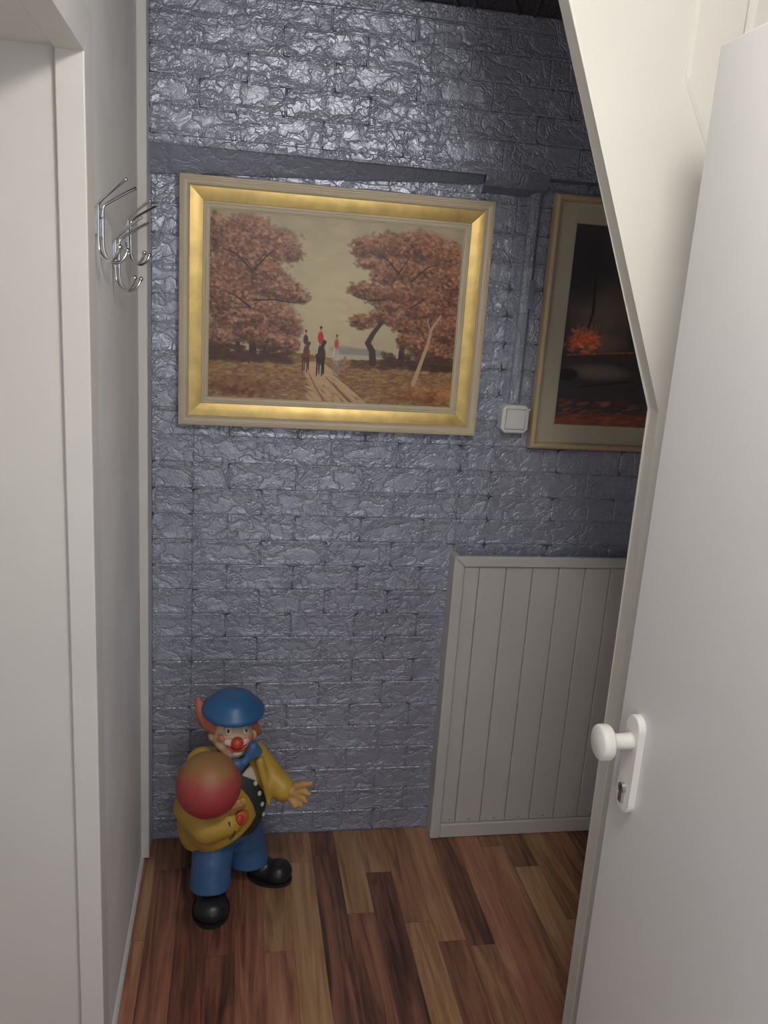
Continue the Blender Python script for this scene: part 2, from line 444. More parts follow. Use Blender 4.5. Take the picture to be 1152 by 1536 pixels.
# a handful of rough brick faces, shared by all bricks (unit size 1 x 1, relief in metres)
brick_meshes = []
for v in range(8):
    r2 = random.Random(100 + v)
    bm = bmesh.new(); nx, nz = 9, 5
    G = []
    for j in range(nz):
        row = []
        for i in range(nx):
            u, w = i / (nx - 1), j / (nz - 1)
            edge = min(i, nx - 1 - i, j, nz - 1 - j)
            if edge == 0: d = 0.0
            elif edge == 1: d = 0.0021 + r2.uniform(-0.00012, 0.00012)
            else: d = 0.0022 + r2.uniform(-0.0003, 0.0003)
            # push the second ring out to the rim so the brick has a steep, uneven edge
            uu = u if edge == 0 else (0.014 + (u - 1 / (nx - 1)) * 0.972 / (1 - 2 / (nx - 1))) + r2.uniform(-.0015, .0015)
            ww = w if edge == 0 else (0.034 + (w - 1 / (nz - 1)) * 0.932 / (1 - 2 / (nz - 1))) + r2.uniform(-.003, .003)
            row.append(bm.verts.new((uu - 0.5, -d, ww - 0.5)))
        G.append(row)
    for j in range(nz - 1):
        for i in range(nx - 1):
            if (i + j + v) % 2: bm.faces.new([G[j][i], G[j][i + 1], G[j + 1][i + 1]]); bm.faces.new([G[j][i], G[j + 1][i + 1], G[j + 1][i]])
            else: bm.faces.new([G[j][i], G[j][i + 1], G[j + 1][i]]); bm.faces.new([G[j][i + 1], G[j + 1][i + 1], G[j + 1][i]])
    me = bpy.data.meshes.new('brick'); bmesh.ops.recalc_face_normals(bm, faces=bm.faces); bm.to_mesh(me); bm.free()
    for f in me.polygons: f.use_smooth = True
    if me.polygons[0].normal.y > 0: me.flip_normals()
    me.set_sharp_from_angle(angle=math.radians(1.2))
    me.materials.append(MAT['foil']); brick_meshes.append(me)
def brick(x0, x1, z0, z1, Y):
    if x1 - x0 < 0.012: return
    g = 0.0014
    o = bpy.data.objects.new('brick', rng.choice(brick_meshes)); COL.objects.link(o); o.parent = wall_back
    o.location = ((x0 + x1) / 2, Y, (z0 + z1) / 2); o.scale = (x1 - x0 - g, 1, z1 - z0 - g)
    if rng.random() < 0.5: o.scale.x *= -1; 
    if o.scale.x < 0:
        o.scale.x = abs(o.scale.x)
        o.rotation_euler = (0, math.pi, 0) if rng.random() < 0.5 else (0, 0, 0)
def lay(x0, x1, z0, z1, Y, rowh, bl, shift=0.0, skip=None):
    k = 0; z = z0
    while z < z1 - 0.008:
        zz = min(z + rowh, z1)
        if z1 - zz < 0.012: zz = z1
        cuts = [x0]
        xx = x0 + (bl * 0.5 if k % 2 else bl) + shift * (k % 3)
        while xx < x1 - 0.02: cuts.append(xx); xx += bl
        cuts.append(x1)
        for a, b in zip(cuts, cuts[1:]):
            if skip and skip(a, b, z, zz): continue
            brick(a, b, z, zz, Y)
        z = zz; k += 1
hid = lambda a, b, z, zz: a > 0.70 and zz < 0.84
XB = XL + 0.022
lay(XB, -0.108, 0.0, ZU - 0.07, YW, 0.0701, 0.19)
lay(-0.108, 0.612, 0.0, ZU - 0.045, YW, 0.0701, 0.18)
lay(0.612, 0.70, 0.0, ZU - 0.005, YW, 0.0701, 0.19)
lay(0.70, XR, 0.0, ZU, YW, 0.0701, 0.19, skip=hid)
lay(XB, 0.44, ZU + 0.012, ZC - 0.036, YU, 0.0642, 0.20, 0.012)
lay(0.44, XR, ZU + 0.012, ZC - 0.036, YU, 0.0642, 0.20, -0.02)

# left wall with the side doorway; right wall; wall round the entrance door
wl = bmesh.new()
box(wl, XL - 0.42, XL, YJ + 0.012, YW + 0.1, -0.05, ZC)
wall_left = struct(obj('wall_left', wl, 'plaster'))
obj('wall_over_doorway', bbox(XL - 0.42, XL, 0.2, YJ + 0.012, ZJ + 0.012, ZC), 'plaster', wall_left)
obj('wall_near_pier', bbox(XL - 0.42, XL, 0.2, 0.46, -0.05, ZJ + 0.012), 'plaster', wall_left)
struct(obj('wall_right', bbox(XR, XR + 0.1, 0.2, YW + 0.1, -0.05, ZC), 'plaster'))
wf = struct(obj('wall_front', bbox(0.70, XR, 0.2, 0.30, -0.05, ZC), 'plaster'))
obj('wall_over_entrance', bbox(XL, 0.70, 0.2, 0.30, 1.96, ZC), 'plaster', wf)

# lining and casing of the side doorway
trim1 = bpy.data.objects.new('trim_1', None); COL.objects.link(trim1); trim1.location = (XL, YJ, 0)
struct(trim1)
def tp(name, bm, mat='white'):
    bmesh.ops.translate(bm, verts=bm.verts, vec=-Vector(trim1.location)); return obj(name, bm, mat, trim1)
tp('jamb_lining', bbox(XL - 0.42, XL - 0.030, YJ + 0.010, YJ + 0.022, 0, ZJ + 0.010))
tp('jamb_stop', bbox(XL - 0.030, XL + 0.011, YJ, YJ + 0.010, 0, ZJ + 0.010, bevel=0.002))
tp('head_lining', bbox(XL - 0.42, XL - 0.030, 0.47, YJ + 0.010, ZJ + 0.004, ZJ + 0.022))
tp('head_stop', bbox(XL - 0.030, XL + 0.011, 0.46, YJ + 0.001, ZJ, ZJ + 0.010, bevel=0.001))
tp('casing_upright', prism([(YJ + 0.008, 0), (YJ + 0.068, 0), (YJ + 0.068, ZJ + 0.068), (YJ + 0.008, ZJ + 0.008)], 'x', XL, XL + 0.011, bevel=0.001))
tp('casing_head', prism([(YJ + 0.008, ZJ + 0.008), (YJ + 0.068, ZJ + 0.068), (0.40, ZJ + 0.068), (0.46, ZJ + 0.008)], 'x', XL, XL + 0.011, bevel=0.001))
d2 = struct(obj('light_block_leaf', bbox(XL - 0.42, XL - 0.38, 0.462, YJ + 0.009, 0.004, ZJ + 0.003, bevel=0.002), 'door_white'))  # unseen leaf added in the side doorway to block world light from the left
# corner strip and the thin bead along the floor
struct(obj('trim_2', bbox(XL, XL + 0.022, 2.082, YW - 0.001, 0.004, ZC, bevel=0.002), 'white'))
obj_bl = struct(obj('baseboard_left', prism([(XL, 0), (XL + 0.009, 0), (XL + 0.008, 0.004), (XL + 0.004, 0.009), (XL, 0.010)], 'y', YJ + 0.08, 2.082), 'white'))

# ------------------------------------------------------------------ staircase cladding behind the open door
YB = 1.352
KX, KZ = 0.735, 1.402
SX = (KX - 0.482) / (2.030 - KZ)
def edge_x(z): return KX if z <= KZ else KX - (z - KZ) * SX
st = thing('staircase_cladding', 'cream-white sloping stair string and panelling beside the fireplace picture', 'staircase', (KX, YB, 0))
def sp(name, bm, mat='stair_white'):
    bmesh.ops.translate(bm, verts=bm.verts, vec=-Vector(st.location)); return obj(name, bm, mat, st)
sw = 0.105
bm = prism([(KX, 0.004), (KX + 0.09, 0.004), (KX + 0.09, KZ - 0.02), (edge_x(ZC) + sw, ZC), (edge_x(ZC), ZC), (KX, KZ)], 'y', YB, YB + 0.04)
bmesh.ops.bevel(bm, geom=[e for e in bm.edges if all(abs(v.co.x - edge_x(v.co.z)) < 1e-4 for v in e.verts) and abs(e.verts[0].co.y - e.verts[1].co.y) < 1e-5], offset=0.004, segments=3, profile=0.5, affect='EDGES')
sp('string_board', bm)
sp('panel', prism([(KX + 0.09, 0.004), (XR - 0.001, 0.004), (XR - 0.001, ZC), (edge_x(ZC) + sw, ZC), (KX + 0.09, KZ - 0.02)], 'y', YB, YB + 0.038))
# vertical tongue-and-groove boards on the upper panel, cut off along the slope
GX = [0.690, 0.786, 0.882, 0.978, 1.074, 1.17, 1.266, 1.362]
def low(xx): return max(1.93 - (xx - 0.69) * 1.7, 1.3)
for a, b in zip(GX, GX[1:]):
    za, zb = low(a), low(b)
    a2 = a + 0.003; b2 = b - 0.003
    sp('board', prism([(a2, za), (b2, zb), (b2, ZC), (a2, ZC)], 'y', YB - 0.007, YB + 0.010, bevel=0.0055, seg=1))

# ------------------------------------------------------------------ the open entrance door on the right
DX, DY = 0.618, 1.120
DZ = 1.912
door = struct(bpy.data.objects.new('door_1', None)); COL.objects.link(door)
DR = math.radians(1.3)
door.location = (DX, DY, 0); door.rotation_euler = (0, 0, DR)
def dpt(px, py):
    """a pixel on the door face, in the door's own coordinates"""
    d = ray(px, py); n = np.array([math.cos(DR), math.sin(DR), 0.0])
    s = (n @ (np.array([DX, DY, 0]) - np.array([0, 0, CAM_H]))) / (n @ d)
    w = Vector(np.array([0, 0, CAM_H]) + s * d) - Vector((DX, DY, 0))
    return Matrix.Rotation(-DR, 3, 'Z') @ w
obj('door_leaf', bbox(0.0, 0.040, -0.815, 0.0, 0.006, DZ, bevel=0.002), 'door_white', door)
obj('rebate_lip', bbox(0.040, 0.055, -0.815, -0.013, 0.006, DZ - 0.013), 'door_white', door)
pt, pb = dpt(957, 1068), dpt(945, 1222)
pc_y = dpt(950, 1150).y; pz0, pz1 = pb.z, pt.z
hw = 0.020
pl_pts = []
for k in range(13):
    a = math.pi * k / 12; pl_pts.append((pc_y + hw * math.cos(a), pz1 - hw + hw * math.sin(a)))
for k in range(13):
    a = math.pi + math.pi * k / 12; pl_pts.append((pc_y + hw * math.cos(a), pz0 + hw + hw * math.sin(a)))
bm = prism(pl_pts, 'x', -0.011, 0.0)
bmesh.ops.bevel(bm, geom=[e for e in bm.edges if all(v.co.x < -0.01 for v in e.verts)], offset=0.003, segments=2, profile=0.5, affect='EDGES')
plate = obj('handle_plate', bm, 'handle', door); plate['label'] = 'long white handle plate'
kz = pz1 - 0.043
bm = bmesh.new()
lathe(bm, [(0.0, 0.009), (0.0135, 0.009), (0.0125, 0.016), (0.012, 0.040), (0.014, 0.045), (0.0255, 0.047), (0.0275, 0.050), (0.0275, 0.061), (0.0265, 0.064), (0.023, 0.0665), (0.0, 0.068)], (0, pc_y, kz), (-1, 0, 0), 48)
kn = obj('knob', bm, 'handle', door, smooth=True); kn['label'] = 'round white door knob'
cz = dpt(936, 1175).z
bm = bmesh.new()
lathe(bm, [(0.0, 0.008), (0.0085, 0.008), (0.0085, 0.016), (0.0075, 0.017), (0, 0.017)], (0, pc_y, cz + 0.006), (-1, 0, 0), 24)
box(bm, -0.016, -0.008, pc_y - 0.005, pc_y + 0.005, cz - 0.018, cz + 0.004)
lc = obj('lock_cylinder', bm, 'steel', door); lc['label'] = 'steel lock cylinder'
bm = bmesh.new(); box(bm, -0.0176, -0.0168, pc_y - 0.001, pc_y + 0.001, cz + 0.001, cz + 0.011)
obj('keyhole', bm, 'c_black', lc)

# ------------------------------------------------------------------ low boarded panel under the fireplace picture
PF = 2.108                                             # its front face
ptl = at_y(680, 835, PF); pbl = at_y(648, 1258, PF)
px0 = (ptl.x + pbl.x) / 2; pzt = ptl.z
px1 = XR - 0.002
hp = thing('boarded_hatch', 'low white tongue-and-groove panel standing on floor below fireplace picture', 'panel', (px0, PF, 0))
def hpart(name, bm, mat='panel_white'):
    bmesh.ops.translate(bm, verts=bm.verts, vec=-Vector(hp.location)); return obj(name, bm, mat, hp)
hpart('side_cheek', bbox(px0, px0 + 0.018, PF + 0.004, YW - 0.0005, 0.001, pzt - 0.004, bevel=0.001))
hpart('backing', bbox(px0 + 0.018, px1, PF + 0.020, PF + 0.030, 0.001, pzt - 0.01))
hpart('left_rail', prism([(px0 - 0.001, 0.001), (px0 + 0.030, 0.001), (px0 + 0.030, pzt - 0.030), (px0 - 0.001, pzt)], 'y', PF, PF + 0.016, bevel=0.004, seg=3))
hpart('top_rail', prism([(px0 - 0.001, pzt), (px0 + 0.030, pzt - 0.030), (px1, pzt - 0.030), (px1, pzt)], 'y', PF, PF + 0.016, bevel=0.004, seg=3))
hpart('bottom_rail', prism([(px0 + 0.030, 0.001), (px1, 0.001), (px1, 0.046), (px0 + 0.030, 0.046)], 'y', PF + 0.002, PF + 0.016, bevel=0.003, seg=2))
bx = px0 + 0.031; k = 0
bw = 0.0785
while bx < px1 - 0.01:
    x1 = min(bx + (0.045 if k == 0 else bw), px1)
    hpart('board', bbox(bx + 0.0008, x1 - 0.0008, PF + 0.010, PF + 0.0205, 0.047, pzt - 0.031, bevel=0.0022, seg=1))
    nb = bmesh.new(); lathe(nb, [(0.0022, 0), (0.0022, 0.001), (0, 0.0016)], ((bx + x1) / 2 + 0.004, PF + 0.010, 0.058), (0, -1, 0), 10)
    hpart('nail', nb, 'nail')
    bx = x1; k += 1

# ------------------------------------------------------------------ pictures
def frame_sweep(name, x0, x1, z0, z1, prof, Y, mat, root):
    """mitred moulding; prof = (distance in from the outer edge, height above the wall plane Y)"""
    bm = bmesh.new(); rings = []
    for i, h in prof:
        rings.append([bm.verts.new(Vector((a, Y - h, b)) - Vector(root.location)) for a, b in ((x0 + i, z0 + i), (x1 - i, z0 + i), (x1 - i, z1 - i), (x0 + i, z1 - i))])
    for a, b in zip(rings, rings[1:]):
        for k in range(4): bm.faces.new([a[k], a[(k + 1) % 4], b[(k + 1) % 4], b[k]])
    return obj(name, bm, mat, root)
def arc(c, r, a0, a1, n=6):
    return [(c[0] + r[0] * math.cos(math.radians(a0 + (a1 - a0) * k / n)), c[1] + r[1] * math.sin(math.radians(a0 + (a1 - a0) * k / n))) for k in range(n + 1)]

class Canvas:
    """a small painter: colours in 0..255 sRGB, turned into vertex colours of a flat sheet"""
    def __init__(self, w, h, seed):
        self.w, self.h = w, h; self.a = np.zeros((h, w, 3)); self.r = np.random.RandomState(seed)
        self.U, self.V = np.meshgrid((np.arange(w) + .5) / w, (np.arange(h) + .5) / h)
    def dab(self, u, v, ru, rv, c, al=1.0, ang=0.0, hard=2.0):
        R_ = max(ru, rv) * 1.05
        i0, i1 = max(0, int((u - R_) * self.w)), min(self.w, int((u + R_) * self.w) + 2)
        j0, j1 = max(0, int((v - R_ * self.w / self.h) * self.h)), min(self.h, int((v + R_ * self.w / self.h) * self.h) + 2)
        if i0 >= i1 or j0 >= j1: return
        asp = self.h / self.w
        du = self.U[j0:j1, i0:i1] - u; dv = (self.V[j0:j1, i0:i1] - v) * asp
        ca, sa = math.cos(ang), math.sin(ang)
        d = ((du * ca + dv * sa) / ru) ** 2 + ((-du * sa + dv * ca) / rv) ** 2
        w = np.clip((1 - d) * hard, 0, 1)[..., None] * al
        self.a[j0:j1, i0:i1] = self.a[j0:j1, i0:i1] * (1 - w) + np.array(c) * w
    def line(self, pts, w0, w1, c, al=1.0):
        P = np.array(pts, float); n = len(P) - 1
        for s in range(n):
            L_ = np.hypot(*(P[s + 1] - P[s])); k = max(2, int(L_ / (min(w0, w1) * 0.8 + 1e-4)))
            for j in range(k + 1):
                t = j / k; q = P[s] * (1 - t) + P[s + 1] * t; T = (s + t) / n
                self.dab(q[0], q[1], w0 * (1 - T) + w1 * T, w0 * (1 - T) + w1 * T, c, al, hard=3)
    def cluster(self, u, v, ru, rv, n, cols, size, al=0.7):
        r = self.r
        for _ in range(n):
            a = r.rand() * 2 * math.pi; q = math.sqrt(r.rand())
            du, dv = math.cos(a) * q, math.sin(a) * q
            k = np.clip(int((0.5 + dv * 0.35 - du * 0.1 + r.randn() * 0.28) * len(cols)), 0, len(cols) - 1)
            c = np.array(cols[k]) + r.randn() * 9
            s = size * r.uniform(0.4, 1.5)
            w_ = 1 + 0.14 * r.randn() * (q > .7); self.dab(u + du * ru * w_, v + dv * rv * w_, s * 1.5, s, c, al * (1 if q < .8 else .6), r.uniform(-.8, .8))
    def sheet(self, name, x0, x1, z0, z1, Y, root, mat_name):
        w, h = self.w, self.h
        xs = np.linspace(x0, x1, w) - root.location.x; zs = np.linspace(z1, z0, h) - root.location.z
        X_, Z_ = np.meshgrid(xs, zs)
        co = np.stack([X_, np.full_like(X_, Y - root.location.y), Z_], -1).reshape(-1, 3)
        I = np.arange(w * h).reshape(h, w)
        F = np.stack([I[:-1, :-1], I[1:, :-1], I[1:, 1:], I[:-1, 1:]], -1).reshape(-1, 4)
        me = bpy.data.meshes.new(name); me.from_pydata(co.tolist(), [], F.tolist())
        col = np.clip(self.a, 0, 255) / 255.0
        lin = np.where(col <= 0.04045, col / 12.92, ((col + 0.055) / 1.055) ** 2.4)
        ca = me.color_attributes.new('print', 'FLOAT_COLOR', 'POINT')
        ca.data.foreach_set('color', np.concatenate([lin, np.ones((h, w, 1))], -1).reshape(-1).astype(np.float32))
        me.materials.append(print_material(mat_name, 'print'))
        o = bpy.data.objects.new(name, me); COL.objects.link(o); o.parent = root
        return o

# --- hunting picture in the gilt frame
c1 = Canvas(480, 340, 7)
U, V = c1.U, c1.V
sky = np.array([176, 162, 128]) + np.zeros((340, 480, 3))
sky += (np.exp(-((U - 0.5) / 0.22) ** 2 - ((V - 0.42) / 0.3) ** 2) * 16)[..., None]
sky -= (np.clip(0.3 - V, 0, 1) * 70)[..., None] * np.array([1, .97, .85])
c1.a = sky
r = c1.r
for _ in range(500):
    u, v = r.rand(), r.rand() * 0.72
    c1.dab(u, v, r.uniform(.02, .06), r.uniform(.01, .03), np.array([172, 158, 124]) + r.randn(3) * 4 + r.randn() * 9 + (np.exp(-((u - .5) / .2) ** 2) * 14), 0.28, r.uniform(-.4, .4), 1)
# distant hills and pale meadow
c1.dab(0.62, 0.715, 0.13, 0.022, (128, 128, 122), 0.8); c1.dab(0.54, 0.70, 0.07, 0.016, (134, 132, 124), 0.7)
c1.dab(0.60, 0.745, 0.16, 0.016, (178, 166, 140), 0.9); c1.dab(0.10, 0.70, 0.08, 0.02, (172, 158, 130), 0.8)
# ground
gm = V > 0.745 + 0.012 * np.sin(U * 14)
c1.a[gm] = (128, 92, 58)
for _ in range(3800):
    u = r.rand(); v = 0.755 + 0.25 * r.rand() ** 0.9
    base = np.array([[136, 102, 70], [162, 130, 88], [112, 80, 58], [174, 142, 100], [126, 92, 68], [150, 114, 74]][r.randint(6)])
    if v < 0.80 and abs(u - 0.45) > 0.12: base = base * 0.62
    c1.dab(u, v, r.uniform(.006, .022), r.uniform(.002, .006), base + r.randn(3) * 6, 0.55, r.uniform(-.4, .3))
# path with wheel tracks
for t in np.linspace(0, 1, 60):
    v = 0.785 + t * 0.215; uc = 0.425 + 0.10 * t; w_ = 0.035 + 0.085 * t
    for _ in range(9):
        c1.dab(uc + r.uniform(-w_, w_), v, r.uniform(.01, .03), .004, np.array([186, 156, 122]) + r.randn(3) * 9, 0.6, 0.3 + t * .3)
c1.line([(0.47, 0.86), (0.51, 0.91), (0.58, 1.0)], .003, .007, (112, 80, 58), .3)
c1.line([(0.40, 0.84), (0.43, 0.92), (0.47, 1.0)], .003, .006, (120, 88, 64), .3)
c1.line([(0.50, 0.84), (0.56, 0.90), (0.63, 0.97)], .003, .005, (118, 86, 62), .3)
# trunks and boughs
LT = [(.14, .10, .12, .08, 420), (.24, .15, .10, .08, 340), (.08, .18, .09, .09, 330), (.30, .20, .06, .045, 150), (.17, .23, .13, .06, 330), (.05, .33, .06, .1, 230), (.17, .36, .14, .08, 420), (.28, .40, .10, .055, 300), (.35, .43, .045, .03, 80), (.10, .48, .11, .09, 400), (.22, .52, .10, .07, 300), (.30, .58, .065, .09, 280), (.08, .62, .08, .07, 280), (.17, .64, .10, .06, 300), (.27, .68, .08, .05, 220), (.03, .45, .05, .12, 220), (.20, .30, .09, .05, 200), (.14, .56, .12, .05, 260), (.31, .69, .05, .05, 120), (.04, .68, .06, .06, 160), (.02, .10, .04, .08, 110)]
RT = [(.60, .14, .055, .06, 190), (.70, .13, .10, .08, 330), (.82, .12, .11, .09, 400), (.93, .16, .07, .10, 330), (.62, .22, .05, .03, 90), (.75, .24, .09, .06, 270), (.90, .28, .10, .09, 350), (.62, .37, .075, .045, 200), (.70, .40, .08, .06, 230), (.80, .38, .10, .08, 300), (.93, .42, .08, .09, 320), (.61, .54, .055, .04, 130), (.70, .50, .06, .045, 150), (.80, .54, .08, .06, 240), (.92, .58, .09, .09, 330), (.80, .63, .05, .04, 110), (.93, .68, .075, .05, 200), (.97, .30, .04, .14, 200), (.84, .46, .08, .05, 200), (.87, .66, .08, .06, 220), (.68, .28, .05, .05, 110), (.97, .55, .05, .12, 200), (.72, .45, .05, .03, 90)]
for (u, v, ru, rv, n) in LT + RT:
    for _ in range(26):
        a = r.rand() * 6.283; q = math.sqrt(r.rand()) * .8
        c1.dab(u + math.cos(a) * q * ru, v + math.sin(a) * q * rv, r.uniform(.25, .5) * ru, r.uniform(.2, .4) * rv, np.array([104, 72, 58]) + r.randn() * 8, .42, r.uniform(-.5, .5), 1.2)
TR = (62, 42, 34)
c1.line([(0.175, 0.76), (0.17, 0.62), (0.16, 0.45), (0.17, 0.22)], .016, .006, TR)
c1.line([(0.12, 0.74), (0.10, 0.60), (0.08, 0.45)], .010, .005, TR)
c1.line([(0.22, 0.74), (0.23, 0.62), (0.27, 0.50)], .008, .004, TR)
c1.line([(0.66, 0.765), (0.655, 0.70), (0.635, 0.655), (0.655, 0.60), (0.685, 0.54)], .016, .009, (70, 48, 38))
c1.line([(0.685, 0.54), (0.70, 0.40), (0.74, 0.25)], .009, .005, TR); c1.line([(0.775, 0.765), (0.78, 0.64), (0.80, 0.5), (0.80, 0.25)], .014, .007, TR)
c1.line([(0.87, 0.76), (0.88, 0.6), (0.90, 0.4)], .010, .006, TR)
rust = [(182, 140, 112), (156, 108, 84), (132, 88, 68), (112, 76, 60), (90, 64, 52), (70, 52, 46)]
rust2 = [(184, 138, 100), (160, 106, 76), (140, 86, 62), (116, 72, 54), (92, 62, 50), (70, 50, 42)]
for (u, v, ru, rv, n) in LT:
    c1.cluster(u, v, ru, rv, int(n * 1.7), rust, .0052, .6)
for (u, v, ru, rv, n) in RT:
    c1.cluster(u, v, ru, rv, int(n * 1.7), rust2, .0052, .6)
for pts in ([(.17, .3), (.22, .22), (.27, .17)], [(.17, .46), (.25, .45), (.33, .46), (.38, .45)], [(.16, .3), (.1, .22), (.05, .2)], [(.16, .5), (.1, .44), (.06, .42)], [(.74, .26), (.70, .2), (.66, .17)], [(.70, .41), (.63, .42), (.57, .40)], [(.8, .3), (.86, .22), (.9, .2)], [(.74, .27), (.78, .18)], [(.8, .45), (.87, .38)]):
    c1.line(pts, .004, .0015, (58, 40, 32), .8)
for _ in range(260):   # dark undergrowth
    s = r.rand(); u = r.uniform(0, .33) if s < .5 else r.uniform(.7, 1.0)
    c1.dab(u, r.uniform(.71, .79), r.uniform(.01, .03), r.uniform(.005, .012), np.array([74, 50, 40]) + r.randn(3) * 8, .6)
c1.cluster(.90, .93, .11, .05, 240, [(178, 130, 78), (150, 98, 58), (120, 74, 48)], .009, .55)
c1.cluster(.12, .93, .12, .05, 200, [(140, 100, 64), (120, 82, 52), (92, 60, 42)], .009, .5)
c1.line([(.835, .875), (.86, .76), (.885, .64), (.895, .56), (.93, .48)], .010, .004, (176, 150, 118)); c1.line([(.893, .58), (.875, .5)], .004, .002, (168, 140, 108))
# three riders and a hound
def rider(u, v, s, horse, coat, hat=(38, 32, 34), pale=False):
    c1.dab(u, v, .018 * s, .034 * s, horse, 1); c1.dab(u + .003 * s, v + .012 * s, .013 * s, .03 * s, tuple(np.array(horse) * 1.15), .6)
    for k, du in enumerate((-.010, -.003, .006, .011)):
        c1.line([(u + du * s, v + .02 * s), (u + du * s * 1.05, v + (.085 if k % 2 else .095) * s)], .0032 * s, .002 * s, tuple(np.array(horse) * .8))
    c1.line([(u + .004 * s, v - .02 * s), (u + .008 * s, v - .06 * s)], .007 * s, .006 * s, horse); c1.dab(u + .011 * s, v - .052 * s, .006 * s, .011 * s, tuple(np.array(horse) * .85), 1, .5)
    c1.dab(u - .002 * s, v - .075 * s, .0105 * s, .022 * s, coat, 1); c1.dab(u - .002 * s, v - .108 * s, .0042 * s, .006 * s, (176, 130, 100), 1)
    c1.dab(u - .002 * s, v - .120 * s, .0048 * s, .0055 * s, hat, 1)
    c1.line([(u - .009 * s, v - .05 * s), (u - .013 * s, v - .005 * s)], .003 * s, .003 * s, (188, 172, 148) if not pale else (200, 190, 170))
rider(.385, .735, 1.05, (104, 58, 40), (62, 56, 62)); rider(.51, .745, 1.0, (168, 158, 148), (176, 76, 66), pale=True); rider(.445, .735, 1.25, (58, 38, 34), (182, 34, 34))
c1.dab(.545, .755, .007, .016, (150, 116, 92), 1)
c1.a = np.clip(c1.a * 1.10, 0, 255)
ptl, pbr = at_y(266, 258, 2.139), at_y(712, 655, 2.139)
ptr, pbl_ = at_y(744, 303, 2.139), at_y(270, 635, 2.139)
fx0, fx1 = (ptl.x + pbl_.x) / 2, (ptr.x + pbr.x) / 2; fz1, fz0 = (ptl.z + ptr.z) / 2, (pbr.z + pbl_.z) / 2
FY = YW - 0.010
p1 = thing('hunting_picture', 'picture of riders on a woodland track in a broad gilt frame', 'picture', ((fx0 + fx1) / 2, FY, fz0))
frame_sweep('outer_moulding', fx0, fx1, fz0, fz1, [(0, 0), (0, .024), (.0012, .026), (.006, .027), (.0075, .0255), (.010, .0255), (.0115, .024), (.018, .0225), (.021, .024), (.0235, .0215), (.0245, .018)], FY, 'ivory', p1)
frame_sweep('gilt_moulding', fx0, fx1, fz0, fz1, [(.0243, .012), (.0245, .0205)] + [(.0245 + .031 * k / 10, .0205 - .0055 * (k / 10) + .0010 * math.sin(math.pi * k / 10)) for k in range(1, 11)] + [(.0556, .006)], FY, 'gold', p1)
frame_sweep('inner_liner', fx0, fx1, fz0, fz1, [(.0555, .004), (.0556, .0135), (.0575, .0148), (.0610, .0148), (.0622, .0120), (.0640, .0120), (.0655, .0128), (.0695, .0118), (.0705, .0085), (.0720, .0085), (.0725, .005)], FY, 'ivory', p1)
c1.sheet('print', fx0 + .072, fx1 - .072, fz0 + .072, fz1 - .072, FY - .006, p1, 'hunting_print')
bm = bbox(fx0 + .004, fx1 - .004, FY - .003, FY, fz0 + .004, fz1 - .004); bmesh.ops.translate(bm, verts=bm.verts, vec=-Vector(p1.location)); obj('back_board', bm, 'tan', p1)

# --- fireplace picture, half hidden by the stairs
c2 = Canvas(240, 330, 9)
U, V = c2.U, c2.V
c2.a = np.zeros((330, 240, 3)) + np.array([46, 42, 44])
r = c2.r
c2.dab(.25, .44, .30, .26, (92, 78, 64), .6, 0, 1); c2.dab(.22, .58, .25, .10, (112, 82, 62), .55, 0, 1)
for _ in range(700):
    u, v = r.rand(), r.rand(); c2.dab(u, v, r.uniform(.02, .06), r.uniform(.01, .03), c2.a[min(329, int(v * 330)), min(239, int(u * 240))] + r.randn() * 5, .35, r.uniform(-1, 1), 1)
c2.dab(.60, .45, .20, .40, (36, 36, 40), .7, 0, 1); c2.dab(.10, .2, .2, .3, (30, 28, 32), .6, 0, 1)
c2.line([(.17, .25), (.18, .42), (.16, .50)], .012, .008, (28, 26, 30), .7)
for _ in range(150):
    u = .14 + r.randn() * .05; v = .57 + r.randn() * .025
    c2.dab(u, v, r.uniform(.01, .03), r.uniform(.006, .014), [(172, 82, 52), (144, 58, 42), (190, 112, 70), (112, 52, 42)][r.randint(4)], .5, r.uniform(-1, 1))
for k in range(9): c2.line([(.07 + k * .018, .57), (.08 + k * .018 + r.randn() * .008, .50 - r.rand() * .035)], .006, .002, (160, 74, 50), .45)
c2.line([(.04, .655), (.25, .64), (.50, .625)], .014, .014, (58, 40, 34), .95); c2.line([(.04, .64), (.25, .625), (.50, .61)], .004, .004, (122, 74, 52), .8)
c2.dab(.26, .72, .26, .07, (98, 86, 72), .7, 0, 1); c2.dab(.06, .74, .08, .05, (30, 26, 28), .9); c2.line([(.15, .80), (.4, .77), (.5, .76)], .012, .01, (40, 32, 32), .9)
c2.dab(.45, 1.0, .75, .11, (92, 52, 40), 1)
for _ in range(200): c2.dab(r.rand(), r.uniform(.87, 1.), r.uniform(.02, .05), r.uniform(.005, .012), np.array([[108, 62, 46], [84, 48, 38], [66, 40, 36], [124, 76, 56]][r.randint(4)]) + r.randn() * 6, .5, -.2)
c2.dab(.42, .895, .09, .012, (52, 36, 36), .8); c2.dab(.60, .60, .08, .01, (92, 66, 52), .6); c2.dab(.72, .72, .2, .12, (30, 32, 38), .8)
c2.a = np.clip(c2.a * 1.5 + 10, 0, 255)
a, b = at_y(834, 290, 2.142), at_y(795, 672, 2.142)
gx0 = (a.x + b.x) / 2; gx1 = gx0 + 0.56; gz1, gz0 = a.z + .002, b.z
p2 = thing('fireplace_picture', 'dark fireside picture in a cream frame partly behind the stair string', 'picture', ((gx0 + gx1) / 2, FY, gz0))
frame_sweep('outer_moulding', gx0, gx1, gz0, gz1, [(0, 0), (0, .020)] + arc((.008, .020), (-.008, .008), 0, 180, 6)[0:] + [(.0165, .017), (.0185, .013)], FY, 'tan', p2)
